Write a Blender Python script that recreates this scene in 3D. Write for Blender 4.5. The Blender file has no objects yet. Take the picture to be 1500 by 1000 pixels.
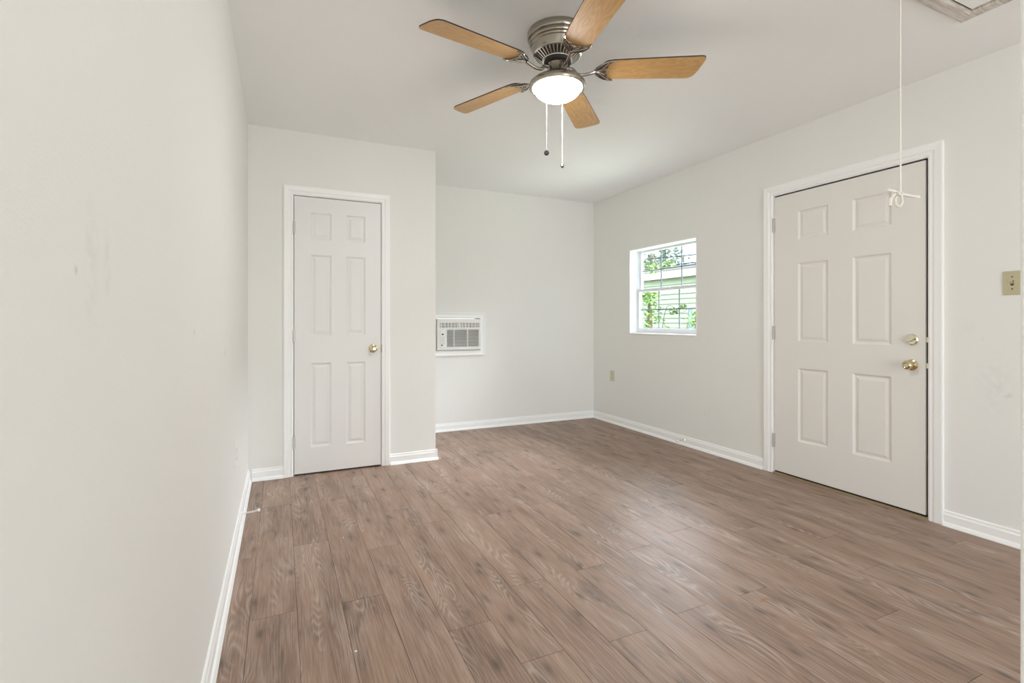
import bpy, bmesh, math, random
from mathutils import Vector, Matrix
C = bpy.context.scene
COL = C.collection
PI = math.pi
random.seed(7)

# ------------------------------------------------------------------ camera
YAW = math.radians(24.856)
cam_d = bpy.data.cameras.new('camera')
cam_d.sensor_width = 36.0
cam_d.lens = 731.2 / 1500 * 36.0
cam_d.shift_y = -29.6 / 1500
cam_d.clip_start = 0.02
cam = bpy.data.objects.new('camera', cam_d)
cam.location = (0, 0, 1.1126)
cam.rotation_euler = (PI / 2, 0, -YAW)
COL.objects.link(cam)
C.camera = cam

# ------------------------------------------------------------------ sky, sun, added daylight lamps, exposure
world = bpy.data.worlds.new('world'); C.world = world; world.use_nodes = True
wn = world.node_tree; wn.nodes.clear()
wo = wn.nodes.new('ShaderNodeOutputWorld'); wb = wn.nodes.new('ShaderNodeBackground')
sky = wn.nodes.new('ShaderNodeTexSky'); sky.sky_type = 'NISHITA'
sky.sun_disc = False; sky.sun_elevation = math.radians(48); sky.sun_rotation = math.radians(250)
sky.air_density = 1.0; sky.dust_density = 1.4; sky.ozone_density = 1.2
wb.inputs['Strength'].default_value = 0.62
wn.links.new(sky.outputs[0], wb.inputs[0]); wn.links.new(wb.outputs[0], wo.inputs[0])

def light(name, kind, loc, rot, energy, color, **kw):
    d = bpy.data.lights.new(name, kind); d.energy = energy; d.color = color
    for k, v in kw.items(): setattr(d, k, v)
    o = bpy.data.objects.new(name, d); o.location = loc; o.rotation_euler = rot
    COL.objects.link(o); return o
# afternoon sun coming over this house onto the neighbour's wall
light('sun', 'SUN', (0, 0, 12), (math.radians(48), 0, math.radians(-62)), 1.3, (1, .96, .9), angle=math.radians(.6))
# fill lamp added behind the camera, in the window opening of an unseen hall
light('hall_fill', 'AREA', (1.1, -4.46, 1.35), (math.radians(112), 0, 0), 100, (.90, .96, 1.0), shape='RECTANGLE', size=2.4, size_y=1.9)
# two area lamps added above the yard to boost daylight through the small window
sk = light('yard_sky_fill', 'AREA', (6.5, 7.0, 4.1), (0, 0, 0), 400, (.88, .93, 1.0), shape='RECTANGLE', size=2.4, size_y=1.9)
sk.rotation_euler = (Vector((3.4, 3.74, 1.42)) - sk.location).to_track_quat('-Z', 'Y').to_euler()
light('yard_side_fill', 'AREA', (6.5, 3.74, 3.3), (0, math.radians(60), 0), 1200, (.90, .93, 1.0), shape='RECTANGLE', size=1.4, size_y=3.0)
# added uplights standing in for bounce off the lawn and the unseen hall floor
light('lawn_bounce_fill', 'AREA', (4.75, 3.74, .1), (0, math.radians(180 - 42), 0), 110, (.97, 1.0, .97), shape='RECTANGLE', size=1.6, size_y=2.4)
light('hall_floor_fill', 'AREA', (1.35, -1.9, .2), (math.radians(150), 0, 0), 34, (1.0, .99, .96), shape='RECTANGLE', size=2.0, size_y=1.4)
GLOW = 130.0                                  # strength of the lit glass bowl of the fan
C.view_settings.view_transform = 'Standard'
C.view_settings.look = 'None'
C.view_settings.gamma = 1
C.view_settings.use_curve_mapping = False
C.view_settings.exposure = -0.09
C.cycles.diffuse_bounces = 10
C.cycles.max_bounces = 14

# ------------------------------------------------------------------ helpers
def mat(name, color=(.8, .8, .8), rough=.5, metal=0.0, spec=.5, emit=None, estr=0):
    m = bpy.data.materials.new(name); m.use_nodes = True
    b = m.node_tree.nodes['Principled BSDF']
    b.inputs['Base Color'].default_value = (*color, 1)
    b.inputs['Roughness'].default_value = rough
    b.inputs['Metallic'].default_value = metal
    b.inputs['Specular IOR Level'].default_value = spec
    if emit:
        b.inputs['Emission Color'].default_value = (*emit, 1)
        b.inputs['Emission Strength'].default_value = estr
    return m

class NT:
    def __init__(s, m): s.t = m.node_tree; s.b = s.t.nodes['Principled BSDF']
    def n(s, kind, **kw):
        x = s.t.nodes.new(kind)
        for k, v in kw.items():
            if k.startswith('i_'):
                x.inputs[k[2:].replace('_', ' ')].default_value = v
            else: setattr(x, k, v)
        return x
    def l(s, a, b): s.t.links.new(a, b)
    def math(s, op, a, b=None, clamp=False):
        x = s.t.nodes.new('ShaderNodeMath'); x.operation = op; x.use_clamp = clamp
        for i, v in enumerate((a, b)):
            if v is None: continue
            if isinstance(v, (int, float)): x.inputs[i].default_value = v
            else: s.l(v, x.inputs[i])
        return x.outputs[0]
    def ramp(s, fac, stops):
        x = s.t.nodes.new('ShaderNodeValToRGB'); e = x.color_ramp.elements
        while len(e) > 1: e.remove(e[-1])
        e[0].position = stops[0][0]; e[0].color = stops[0][1]
        for p, c in stops[1:]:
            q = e.new(p); q.color = c
        s.l(fac, x.inputs[0]); return x.outputs[0]
    def mix(s, fac, a, b, mode='MIX'):
        x = s.t.nodes.new('ShaderNodeMix'); x.data_type = 'RGBA'; x.blend_type = mode
        for k, v in ((0, fac), (6, a), (7, b)):
            if isinstance(v, (int, float)): x.inputs[k].default_value = v
            elif isinstance(v, tuple): x.inputs[k].default_value = v
            else: s.l(v, x.inputs[k])
        return x.outputs[2]
    def bump(s, h, strength, dist=.002):
        x = s.t.nodes.new('ShaderNodeBump'); x.inputs['Strength'].default_value = strength
        x.inputs['Distance'].default_value = dist; s.l(h, x.inputs['Height']); s.l(x.outputs[0], s.b.inputs['Normal'])

def grey(v): return (v, v, v, 1)

class B:
    """collects geometry, then builds it as one mesh object"""
    def __init__(s, f=None): s.bm = bmesh.new(); s.f = f or (lambda a, b, c: (a, b, c)); s.mi = 0
    def v(s, p): return s.bm.verts.new(s.f(*p))
    def face(s, vs):
        try: fc = s.bm.faces.new(vs); fc.material_index = s.mi; return fc
        except ValueError: return None
    def box(s, x0, x1, y0, y1, z0, z1):
        v = [s.v((x, y, z)) for x in (x0, x1) for y in (y0, y1) for z in (z0, z1)]
        for q in ((0, 1, 3, 2), (4, 6, 7, 5), (0, 4, 5, 1), (2, 3, 7, 6), (0, 2, 6, 4), (1, 5, 7, 3)):
            s.face([v[i] for i in q])
        return s
    def prism(s, pts, off):
        """pts: list of 3D points (closed polygon), extruded by the vector off"""
        a = [s.v(p) for p in pts]; b = [s.v((p[0] + off[0], p[1] + off[1], p[2] + off[2])) for p in pts]
        s.face(a[::-1]); s.face(b)
        n = len(a)
        for i in range(n): s.face([a[i], a[(i + 1) % n], b[(i + 1) % n], b[i]])
        return s
    def lathe(s, prof, c=(0, 0, 0), axis='z', n=48, cap=True):
        """prof: (radius, height) along axis"""
        rings = []
        for r, h in prof:
            ring = []
            for i in range(n):
                a = 2 * PI * i / n; p = (r * math.cos(a), r * math.sin(a))
                if axis == 'z': q = (c[0] + p[0], c[1] + p[1], c[2] + h)
                elif axis == 'y': q = (c[0] + p[0], c[1] + h, c[2] + p[1])
                else: q = (c[0] + h, c[1] + p[0], c[2] + p[1])
                ring.append(s.v(q))
            rings.append(ring)
        for a, b in zip(rings, rings[1:]):
            for i in range(n): s.face([a[i], a[(i + 1) % n], b[(i + 1) % n], b[i]])
        if cap: s.face(rings[0][::-1]); s.face(rings[-1])
        return s
    def tube(s, pts, r, n=8, closed=False):
        pts = [Vector(p) for p in pts]; rings = []
        m = len(pts); up = Vector((0, 0, 1)); prev = None
        for i, p in enumerate(pts):
            if closed: d = pts[(i + 1) % m] - pts[(i - 1) % m]
            else: d = pts[min(i + 1, m - 1)] - pts[max(i - 1, 0)]
            d.normalize()
            if prev is None:
                ref = Vector((0, 0, 1)) if abs(d.z) < .9 else Vector((1, 0, 0))
                a = d.cross(ref).normalized()
            else:
                a = (prev - d * prev.dot(d)).normalized()
            prev = a; b = d.cross(a)
            rr = r[i] if isinstance(r, (list, tuple)) else r
            rings.append([s.v(p + (a * math.cos(2 * PI * k / n) + b * math.sin(2 * PI * k / n)) * rr) for k in range(n)])
        rng = range(m if closed else m - 1)
        for i in rng:
            A, Bq = rings[i], rings[(i + 1) % m]
            for k in range(n): s.face([A[k], A[(k + 1) % n], Bq[(k + 1) % n], Bq[k]])
        if not closed: s.face(rings[0][::-1]); s.face(rings[-1])
        return s
    def build(s, name, mats, parent=None, bevel=0, smooth=False, seg=2, weld=False, loc=None):
        if weld: bmesh.ops.remove_doubles(s.bm, verts=s.bm.verts, dist=1e-5)
        bmesh.ops.recalc_face_normals(s.bm, faces=s.bm.faces)
        me = bpy.data.meshes.new(name); s.bm.to_mesh(me); s.bm.free()
        if not isinstance(mats, (list, tuple)): mats = [mats]
        for m in mats: me.materials.append(m)
        o = bpy.data.objects.new(name, me); COL.objects.link(o)
        if smooth:
            for p in me.polygons: p.use_smooth = True
            me.set_sharp_from_angle(angle=math.radians(35))
        if bevel:
            md = o.modifiers.new('bevel', 'BEVEL'); md.width = bevel; md.segments = seg; md.limit_method = 'ANGLE'
        if parent:
            o.parent = parent; o.location = -Vector(parent_world(parent))
        return o

def parent_world(p):
    v = Vector(p.location)
    while p.parent: p = p.parent; v += Vector(p.location)
    return v

def thing(name, label=None, cat=None, loc=(0, 0, 0), kind=None, group=None):
    o = bpy.data.objects.new(name, None); o.empty_display_size = .05; o.location = loc; COL.objects.link(o)
    return tag(o, label, cat, kind, group)
def tag(o, label=None, cat=None, kind=None, group=None):
    if label: o['label'] = label
    if cat: o['category'] = cat
    if kind: o['kind'] = kind
    if group: o['group'] = group
    return o

# ------------------------------------------------------------------ materials
def wall_material(name, color, dark_patches=(), bump=.25):
    m = mat(name, color, .62, spec=.3); t = NT(m)
    g = t.n('ShaderNodeNewGeometry')
    n1 = t.n('ShaderNodeTexNoise', i_Scale=220.0, i_Detail=3.0); t.l(g.outputs['Position'], n1.inputs['Vector'])
    n2 = t.n('ShaderNodeTexNoise', i_Scale=26.0, i_Detail=3.0); t.l(g.outputs['Position'], n2.inputs['Vector'])
    h = t.math('ADD', n1.outputs[0], t.math('MULTIPLY', n2.outputs[0], 1.6))
    t.bump(h, bump, .0012)
    col = (*color, 1)
    n3 = t.n('ShaderNodeTexNoise', i_Scale=1.7, i_Detail=4.0); t.l(g.outputs['Position'], n3.inputs['Vector'])
    c = t.mix(t.math('MULTIPLY', n3.outputs[0], .07), col, (color[0] * .55, color[1] * .55, color[2] * .52, 1))
    for (px, py, pz, sx, sy, sz, amt) in dark_patches:        # grubby marks on the walls, darker patches on the ceiling
        vm = t.n('ShaderNodeVectorMath', operation='SUBTRACT'); vm.inputs[1].default_value = (px, py, pz)
        t.l(g.outputs['Position'], vm.inputs[0])
        vd = t.n('ShaderNodeVectorMath', operation='DIVIDE'); vd.inputs[1].default_value = (sx, sy, sz); t.l(vm.outputs[0], vd.inputs[0])
        vl = t.n('ShaderNodeVectorMath', operation='LENGTH'); t.l(vd.outputs[0], vl.inputs[0])
        f = t.math('SUBTRACT', 1.0, vl.outputs['Value'], True)
        nz = t.n('ShaderNodeTexNoise', i_Scale=34.0, i_Detail=4.0); t.l(g.outputs['Position'], nz.inputs['Vector'])
        f = t.math('MULTIPLY', f, t.math('MULTIPLY', t.math('SUBTRACT', nz.outputs[0], .38, True), amt), True)
        c = t.mix(f, c, (.33, .33, .34, 1))
    t.l(c, t.b.inputs['Base Color'])
    return m

M = {}
M['wall'] = wall_material('white_wall_paint', (.825, .825, .798), bump=.3, dark_patches=[
    (-.207, .76, 1.18, .5, .035, .10, .55), (-.207, .82, 1.19, .5, .02, .06, .8), (-.207, .71, 1.17, .5, .008, .008, 2.5),
    (-.207, 1.55, 1.08, .5, .03, .02, 1.2), (-.207, 2.35, .98, .5, .04, .02, 1.6),
    (3.295, 1.27, .80, .5, .10, .20, .45), (3.295, 1.22, .74, .5, .02, .02, 1.6), (3.295, 1.38, 1.08, .5, .05, .05, .35),
    (3.295, 3.16, .33, .5, .05, .05, .4), (3.295, 1.32, 1.02, .5, .01, .01, 1.5)])
M['ceiling'] = wall_material('ceiling_paint', (.93, .945, .945), bump=.35, dark_patches=[(1.8, 2.6, 2.48, .10, .05, .5, .4), (.9, 1.75, 2.48, .35, .2, .5, .2), (1.6, 1.9, 2.48, .25, .12, .5, .15)])  # faint darker patches in the ceiling colour around the fan
M['trim'] = mat('gloss_white_trim_paint', (.91, .915, .91), .35)
def worn_trim():
    m = mat('chipped_white_trim_paint', (.9, .9, .89), .4); t = NT(m)
    g = t.n('ShaderNodeNewGeometry')
    mp = t.n('ShaderNodeMapping'); mp.inputs['Scale'].default_value = (1, 1, 3); t.l(g.outputs['Position'], mp.inputs['Vector'])
    n = t.n('ShaderNodeTexNoise', i_Scale=22.0, i_Detail=6.0, i_Roughness=.7); t.l(mp.outputs[0], n.inputs['Vector'])
    f = t.ramp(n.outputs[0], [(.0, grey(0)), (.66, grey(0)), (.74, grey(.45))])
    t.l(t.mix(f, (.90, .90, .89, 1), (.50, .46, .40, 1)), t.b.inputs['Base Color'])
    return m
M['worn'] = worn_trim()
M['door'] = mat('closet_door_paint', (.80, .795, .78), .42)
M['door2'] = mat('entry_door_paint', (.78, .765, .73), .42)
M['dark'] = mat('shade_black_weatherstrip', (.02, .019, .017), .8)
M['brown_fill'] = mat('dark_brown_fill', (.07, .05, .035), .6)
M['sill'] = mat('tan_threshold_wood', (.34, .25, .14), .6)
M['brass'] = mat('polished_brass', (.70, .60, .38), .12, 1)
M['satin'] = mat('pale_gold_metal', (.88, .84, .68), .2, 1)
M['steel'] = mat('painted_hinge_metal', (.60, .59, .56), .4, .4)
M['almond'] = mat('almond_plastic', (.50, .46, .29), .4)
M['almond2'] = mat('beige_plastic', (.60, .57, .42), .4)
M['white_pl'] = mat('white_plastic', (.82, .82, .80), .4)
M['black'] = mat('black_plastic', (.012, .012, .012), .35)
M['nickel'] = mat('brushed_nickel', (.40, .365, .31), .26, 1)
M['nickel2'] = mat('polished_nickel', (.42, .385, .34), .16, 1)
M['void'] = mat('dark_motor_interior', (.03, .027, .024), .7)
M['glow'] = mat('lit_frosted_glass', (.95, .93, .9), .5, emit=(1.0, .978, .945), estr=GLOW)
M['vinyl'] = mat('white_vinyl_window_frame', (.80, .82, .85), .35)
M['grille'] = mat('grey_window_grille', (.30, .34, .38), .4)
M['cord'] = mat('white_cotton_cord', (.76, .74, .67), .8)
M['hatchwood'] = mat('thinly_painted_hatch_wood', (.60, .56, .51), .6)
M['acw'] = mat('white_conditioner_plastic', (.78, .78, .75), .42)
M['acd'] = mat('grey_conditioner_recess', (.07, .07, .068), .6)
M['tagg'] = mat('yellow_green_tag', (.55, .62, .20), .5)

def streaked():
    t = NT(M['hatchwood']); g = t.n('ShaderNodeNewGeometry')
    mp = t.n('ShaderNodeMapping'); mp.inputs['Scale'].default_value = (8, 90, 8); t.l(g.outputs['Position'], mp.inputs['Vector'])
    n = t.n('ShaderNodeTexNoise', i_Scale=1.0, i_Detail=5.0, i_Roughness=.65); t.l(mp.outputs[0], n.inputs['Vector'])
    t.l(t.ramp(n.outputs[0], [(.3, (.42, .36, .30, 1)), (.55, (.66, .62, .57, 1)), (.8, (.74, .71, .67, 1))]), t.b.inputs['Base Color'])
streaked()
def nickel_brush():
    for k in ('nickel',):
        t = NT(M[k]); tc = t.n('ShaderNodeTexCoord')
        mp = t.n('ShaderNodeMapping'); mp.inputs['Scale'].default_value = (3, 3, 900); t.l(tc.outputs['Object'], mp.inputs['Vector'])
        n = t.n('ShaderNodeTexNoise', i_Scale=1.0, i_Detail=2.0); t.l(mp.outputs[0], n.inputs['Vector'])
        t.bump(n.outputs[0], .12, .0004)
nickel_brush()

def maple():
    m = mat('maple_blade_veneer', (.72, .50, .27), .38); t = NT(m)
    tc = t.n('ShaderNodeTexCoord')
    oi = t.n('ShaderNodeObjectInfo')
    off = t.n('ShaderNodeVectorMath', operation='ADD'); t.l(tc.outputs['UV'], off.inputs[0])
    cx = t.n('ShaderNodeCombineXYZ'); t.l(t.math('MULTIPLY', oi.outputs['Random'], 9.0), cx.inputs[2]); t.l(cx.outputs[0], off.inputs[1])
    mp = t.n('ShaderNodeMapping'); mp.inputs['Scale'].default_value = (2.2, 9, 1); t.l(off.outputs[0], mp.inputs['Vector'])
    n0 = t.n('ShaderNodeTexNoise', i_Scale=1.6, i_Detail=2.0); t.l(mp.outputs[0], n0.inputs['Vector'])
    rings = t.math('FRACT', t.math('MULTIPLY', n0.outputs[0], 11.0))
    rings = t.math('ABSOLUTE', t.math('SUBTRACT', rings, .5))
    mp2 = t.n('ShaderNodeMapping'); mp2.inputs['Scale'].default_value = (7, 160, 1); t.l(off.outputs[0], mp2.inputs['Vector'])
    n1 = t.n('ShaderNodeTexNoise', i_Scale=1.0, i_Detail=4.0); t.l(mp2.outputs[0], n1.inputs['Vector'])
    f = t.math('ADD', t.math('MULTIPLY', rings, .55), t.math('MULTIPLY', n1.outputs[0], .6))
    t.l(t.ramp(f, [(.15, (.44, .245, .085, 1)), (.45, (.53, .315, .12, 1)), (.75, (.60, .38, .17, 1))]), t.b.inputs['Base Color'])
    return m
M['maple'] = maple()
M['walnut'] = mat('dark_walnut_edge', (.05, .03, .02), .5)

def floor_material():
    m = mat('oak_plank_laminate', (.3, .2, .15), .34, spec=.55); t = NT(m)
    uv = t.n('ShaderNodeUVMap', uv_map='plank')
    at = t.n('ShaderNodeAttribute', attribute_name='plank_random')
    sx = t.n('ShaderNodeSeparateXYZ'); t.l(uv.outputs[0], sx.inputs[0])
    def vec(su, sv, sr, jig=None):
        c = t.n('ShaderNodeCombineXYZ')
        u = t.math('MULTIPLY', sx.outputs[0], su)
        if jig is not None: u = t.math('ADD', u, jig)
        t.l(u, c.inputs[0]); t.l(t.math('MULTIPLY', sx.outputs[1], sv), c.inputs[1])
        t.l(t.math('MULTIPLY', at.outputs['Fac'], sr), c.inputs[2]); return c.outputs[0]
    def noise(v, scale=1.0, detail=4.0, rough=.55, dist=0.0):
        n = t.n('ShaderNodeTexNoise', i_Scale=scale, i_Detail=detail, i_Roughness=rough, i_Distortion=dist); t.l(v, n.inputs['Vector']); return n.outputs[0]
    sway = t.math('MULTIPLY', t.math('SUBTRACT', noise(vec(2, 3.2, 50), detail=2.0), .5), .6)
    # broad tone of the board
    tone = noise(vec(9, 1.6, 91, sway), detail=3.0)
    # cathedral figure: rings of a stretched field
    fld = noise(vec(9, 1.35, 40), detail=1.5, dist=.3)
    ring = t.math('FRACT', t.math('MULTIPLY', fld, 26.0))
    ring = t.math('ABSOLUTE', t.math('SUBTRACT', ring, .5))
    ring = t.ramp(ring, [(0, grey(1)), (.16, grey(.45)), (.4, grey(0))])
    mask = t.ramp(noise(vec(11, 1.9, 17, sway), detail=2.0), [(.50, grey(0)), (.64, grey(1))])
    # fine pores along the board
    pores = noise(vec(210, 6, 13), detail=3.0, rough=.6)
    pores = t.ramp(pores, [(.42, grey(0)), (.62, grey(1))])
    streak = noise(vec(55, 2.2, 71, t.math('MULTIPLY', sway, 3.0)), detail=4.0)
    # smoky dark patches and knots
    smoke = t.ramp(noise(vec(14, 3.0, 23, sway), detail=4.0, rough=.62), [(.555, grey(0)), (.70, grey(1))])
    vo = t.n('ShaderNodeTexVoronoi', voronoi_dimensions='2D', i_Scale=1.0, i_Randomness=1.0); t.l(vec(8.0, 2.9, 31, sway), vo.inputs['Vector'])
    knot = t.ramp(vo.outputs['Distance'], [(0, grey(1)), (.05, grey(.8)), (.11, grey(.30)), (.24, grey(0))])
    vr = t.n('ShaderNodeSeparateColor'); t.l(vo.outputs['Color'], vr.inputs[0])
    knot = t.math('MULTIPLY', knot, t.ramp(vr.outputs[0], [(.25, grey(0)), (.45, grey(.6)), (.9, grey(1))]))
    base = t.ramp(tone, [(.34, (.140, .080, .050, 1)), (.5, (.230, .139, .094, 1)), (.66, (.300, .194, .136, 1))])
    base = t.mix(t.math('MULTIPLY', at.outputs['Fac'], .22), base, (.26, .17, .125, 1))
    base = t.mix(t.math('MULTIPLY', t.ramp(streak, [(.35, grey(0)), (.7, grey(1))]), .38), base, (.32, .21, .15, 1))
    base = t.mix(t.math('MULTIPLY', smoke, .78), base, (.088, .058, .042, 1))
    base = t.mix(t.math('MULTIPLY', pores, .32), base, (.50, .39, .33, 1))
    base = t.mix(t.math('MULTIPLY', t.math('MULTIPLY', ring, mask), .5), base, (.54, .45, .39, 1))
    base = t.mix(t.math('MULTIPLY', knot, .8), base, (.06, .04, .03, 1))
    # two worn rusty scuffs on the boards
    g = t.n('ShaderNodeNewGeometry')
    for (px, py, rx, ry) in ((1.617, 1.455, .035, .022), (1.75, 1.385, .04, .014)):
        vm = t.n('ShaderNodeVectorMath', operation='SUBTRACT'); vm.inputs[1].default_value = (px, py, 0); t.l(g.outputs['Position'], vm.inputs[0])
        vd = t.n('ShaderNodeVectorMath', operation='DIVIDE'); vd.inputs[1].default_value = (rx, ry, 1); t.l(vm.outputs[0], vd.inputs[0])
        vl = t.n('ShaderNodeVectorMath', operation='LENGTH'); t.l(vd.outputs[0], vl.inputs[0])
        nz = t.n('ShaderNodeTexNoise', i_Scale=60.0, i_Detail=3.0); t.l(g.outputs['Position'], nz.inputs['Vector'])
        f = t.math('MULTIPLY', t.math('SUBTRACT', 1.25, t.math('ADD', vl.outputs['Value'], t.math('MULTIPLY', nz.outputs[0], .6)), True), 1.3, True)
        base = t.mix(f, base, (.30, .15, .08, 1))
    t.l(base, t.b.inputs['Base Color'])
    rr = t.ramp(streak, [(.3, grey(.40)), (.7, grey(.52))])
    t.l(rr, t.b.inputs['Roughness'])
    t.bump(t.math('ADD', t.math('MULTIPLY', pores, -.5), t.math('MULTIPLY', streak, .5)), .18, .0006)
    return m
M['floor'] = floor_material()
M['gap'] = mat('plank_gap', (.06, .04, .03), .8)

# ------------------------------------------------------------------ room dimensions
H = 2.48
XL, XR = -.207, 3.295          # left and right walls
YC, YF = 3.913, 4.861          # closet front, far wall
XC = 1.133                     # closet corner
YN = .22                       # room side of the wall the photographer stands in
XJ = .6495                      # jamb of that opening
YB = -4.4                      # far end of the hall behind

def holed_wall(name, us, zs, holes, f, mats, t0, t1):
    """wall spanning us x zs with rectangular holes; f maps (u, t, z)"""
    U = sorted(set([us[0], us[1]] + [h[i] for h in holes for i in (0, 1)]))
    Z = sorted(set([zs[0], zs[1]] + [h[i] for h in holes for i in (2, 3)]))
    solid = {}
    for i in range(len(U) - 1):
        for j in range(len(Z) - 1):
            cu, cz = (U[i] + U[i + 1]) / 2, (Z[j] + Z[j + 1]) / 2
            solid[i, j] = not any(h[0] < cu < h[1] and h[2] < cz < h[3] for h in holes)
    b = B(f)
    def q(*p): b.face([b.v(x) for x in p])
    for (i, j), s in solid.items():
        if not s: continue
        u0, u1, z0, z1 = U[i], U[i + 1], Z[j], Z[j + 1]
        q((u0, t0, z0), (u1, t0, z0), (u1, t0, z1), (u0, t0, z1)); q((u0, t1, z0), (u0, t1, z1), (u1, t1, z1), (u1, t1, z0))
        if not solid.get((i - 1, j)): q((u0, t0, z0), (u0, t0, z1), (u0, t1, z1), (u0, t1, z0))
        if not solid.get((i + 1, j)): q((u1, t0, z0), (u1, t1, z0), (u1, t1, z1), (u1, t0, z1))
        if not solid.get((i, j - 1)): q((u0, t0, z0), (u0, t1, z0), (u1, t1, z0), (u1, t0, z0))
        if not solid.get((i, j + 1)): q((u0, t0, z1), (u1, t0, z1), (u1, t1, z1), (u0, t1, z1))
    return tag(b.build(name, mats, weld=True), kind='structure')

RW = .155                                                        # thickness of the outside wall
fx = lambda u, t, z: (t, u, z)
fy = lambda u, t, z: (u, t, z)
WIN = (3.273, 4.204, .98, 1.855)
DR = (1.535, 2.545, 0.0, 2.045)                                    # rough opening of the entry door
DC = (.063, .722, 0.0, 2.036)                                      # rough opening of the closet door
AC = (1.408, 1.878, .818, 1.142)
holed_wall('wall_left', (YB - .12, YF + .15), (-.1, H), [], fx, M['wall'], XL - .15, XL)
holed_wall('wall_right', (YN - .12, YF + .15), (-.1, H), [WIN, DR], fx, M['wall'], XR, XR + RW)
holed_wall('wall_closet', (XL, XC), (0, H), [DC], fy, M['wall'], YC, YC + .11)
holed_wall('wall_closet_side', (YC + .11, YF), (0, H), [], fx, M['wall'], XC - .11, XC)
holed_wall('wall_far', (XL, XR), (-.1, H), [AC], fy, M['wall'], YF, YF + .15)
holed_wall('wall_near', (XJ + .012, 1.02), (0, H), [], fy, M['wall'], YN - .12, YN)
holed_wall('wall_hall_side', (YB, YN - .12), (0, H), [], fx, M['wall'], XR, XR + .12)
holed_wall('wall_hall_end', (XL, XR), (-.1, H), [(-.1, 2.3, .4, 2.3)], fy, M['wall'], YB - .12, YB)
tag(B().box(XL - .15, XR + RW, YB - .12, YF + .15, H, H + .15).build('ceiling', M['ceiling']), kind='structure')
# jamb board of the opening the photo is taken through
jb = B()
jb.box(XJ, XJ + .012, YN - .135, YN + .012, 0, H - .001)
jb.box(XJ + .008, XJ + .07, YN, YN + .013, 0, H - .001)
tag(jb.build('trim_1', M['trim'], bevel=.0015), kind='structure')

# ------------------------------------------------------------------ plank floor
def build_floor():
    bm = bmesh.new()
    uvl = bm.loops.layers.uv.new('plank'); al = bm.faces.layers.float.new('plank_random')
    W, L, X0, g = .163, 1.235, .057, .0007
    ends = {6: 1.43, 8: 1.46, 9: 1.965, 11: 2.04, 10: 1.45, 7: 1.9, 13: 1.9, 4: 1.46, 5: 1.9, 1: 2.07, 3: 1.72, -2: 2.65, -1: 2.09, 0: 1.46, 2: 2.5, 12: 1.12, 14: 2.6, 15: 1.65, 16: 2.2}
    y0, y1, x0, x1 = YB, YF, XL, XR
    r = -2
    while X0 + r * W < x1 + .001:
        a, b = max(x0, X0 + r * W), min(x1, X0 + (r + 1) * W)
        if b > a:
            e = ends.get(r, random.uniform(0, L))
            e -= math.ceil((e - y0) / L) * L
            y = e
            while y < y1:
                c, d = max(y, y0), min(y + L, y1)
                if d > c:
                    rnd = random.random(); ru, rv = random.uniform(0, 20), random.uniform(0, 20); fl = random.choice((-1, 1))
                    P = [(a + g, c + g), (b - g, c + g), (b - g, d - g), (a + g, d - g)]
                    top = [bm.verts.new((p[0], p[1], 0)) for p in P]
                    bot = [bm.verts.new((p[0], p[1], -.004)) for p in P]
                    fs = [bm.faces.new(top)]
                    fs += [bm.faces.new([top[i], bot[i], bot[(i + 1) % 4], top[(i + 1) % 4]]) for i in range(4)]
                    for f in fs:
                        f[al] = rnd
                        for lp in f.loops: lp[uvl].uv = (fl * lp.vert.co.x + ru, lp.vert.co.y + rv)
                y += L
        r += 1
    # underlay showing as the thin dark line between boards
    q = [bm.verts.new(p) for p in ((XL, YB, -.0018), (XR, YB, -.0018), (XR, YF, -.0018), (XL, YF, -.0018))]
    f = bm.faces.new(q); f.material_index = 1
    q = [bm.verts.new(p) for p in ((XL, YB, -.1), (XR, YB, -.1), (XR, YF, -.1), (XL, YF, -.1))]
    f = bm.faces.new(q[::-1]); f.material_index = 1
    me = bpy.data.meshes.new('floor'); bm.normal_update(); bm.to_mesh(me); bm.free()
    me.materials.append(M['floor']); me.materials.append(M['gap'])
    o = bpy.data.objects.new('floor', me); COL.objects.link(o)
    return tag(o, kind='structure')
build_floor()

# ------------------------------------------------------------------ skirting boards
def skirting(name, p0, p1, nrm, h=.082, shoe=True, material=None):
    """profile swept straight from p0 to p1; nrm = direction into the room"""
    prof = [(0, 0), (.026 if shoe else .013, 0), (.026 if shoe else .013, .004), (.019 if shoe else .013, .018), (.0125, .022), (.0125, h - .022), (.0085, h - .014), (.0075, h - .004), (.004, h), (0, h)]
    b = B()
    pts = [(p0[0] + nrm[0] * d, p0[1] + nrm[1] * d, z + .0005) for d, z in prof]
    b.prism(pts, (p1[0] - p0[0], p1[1] - p0[1], 0))
    return tag(b.build(name, material or M['trim'], weld=True), kind='structure')
CS = .066                                                         # casing width
skirting('baseboard_left', (XL, YN), (XL, YC), (1, 0))
skirting('baseboard_closet_left', (XL + .026, YC), (.019, YC), (0, -1))
bb = skirting('baseboard_closet_right', (.768, YC), (XC + .013, YC), (0, -1))
skirting('baseboard_closet_side', (XC, YC - .013), (XC, YF), (1, 0))
skirting('baseboard_far', (XC + .026, YF), (XR, YF), (0, -1))
skirting('baseboard_right_far', (XR, 2.604), (XR, YF - .026), (-1, 0))
skirting('baseboard_right_near', (XR, YN), (XR, 1.484), (-1, 0), material=M['worn'])

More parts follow.
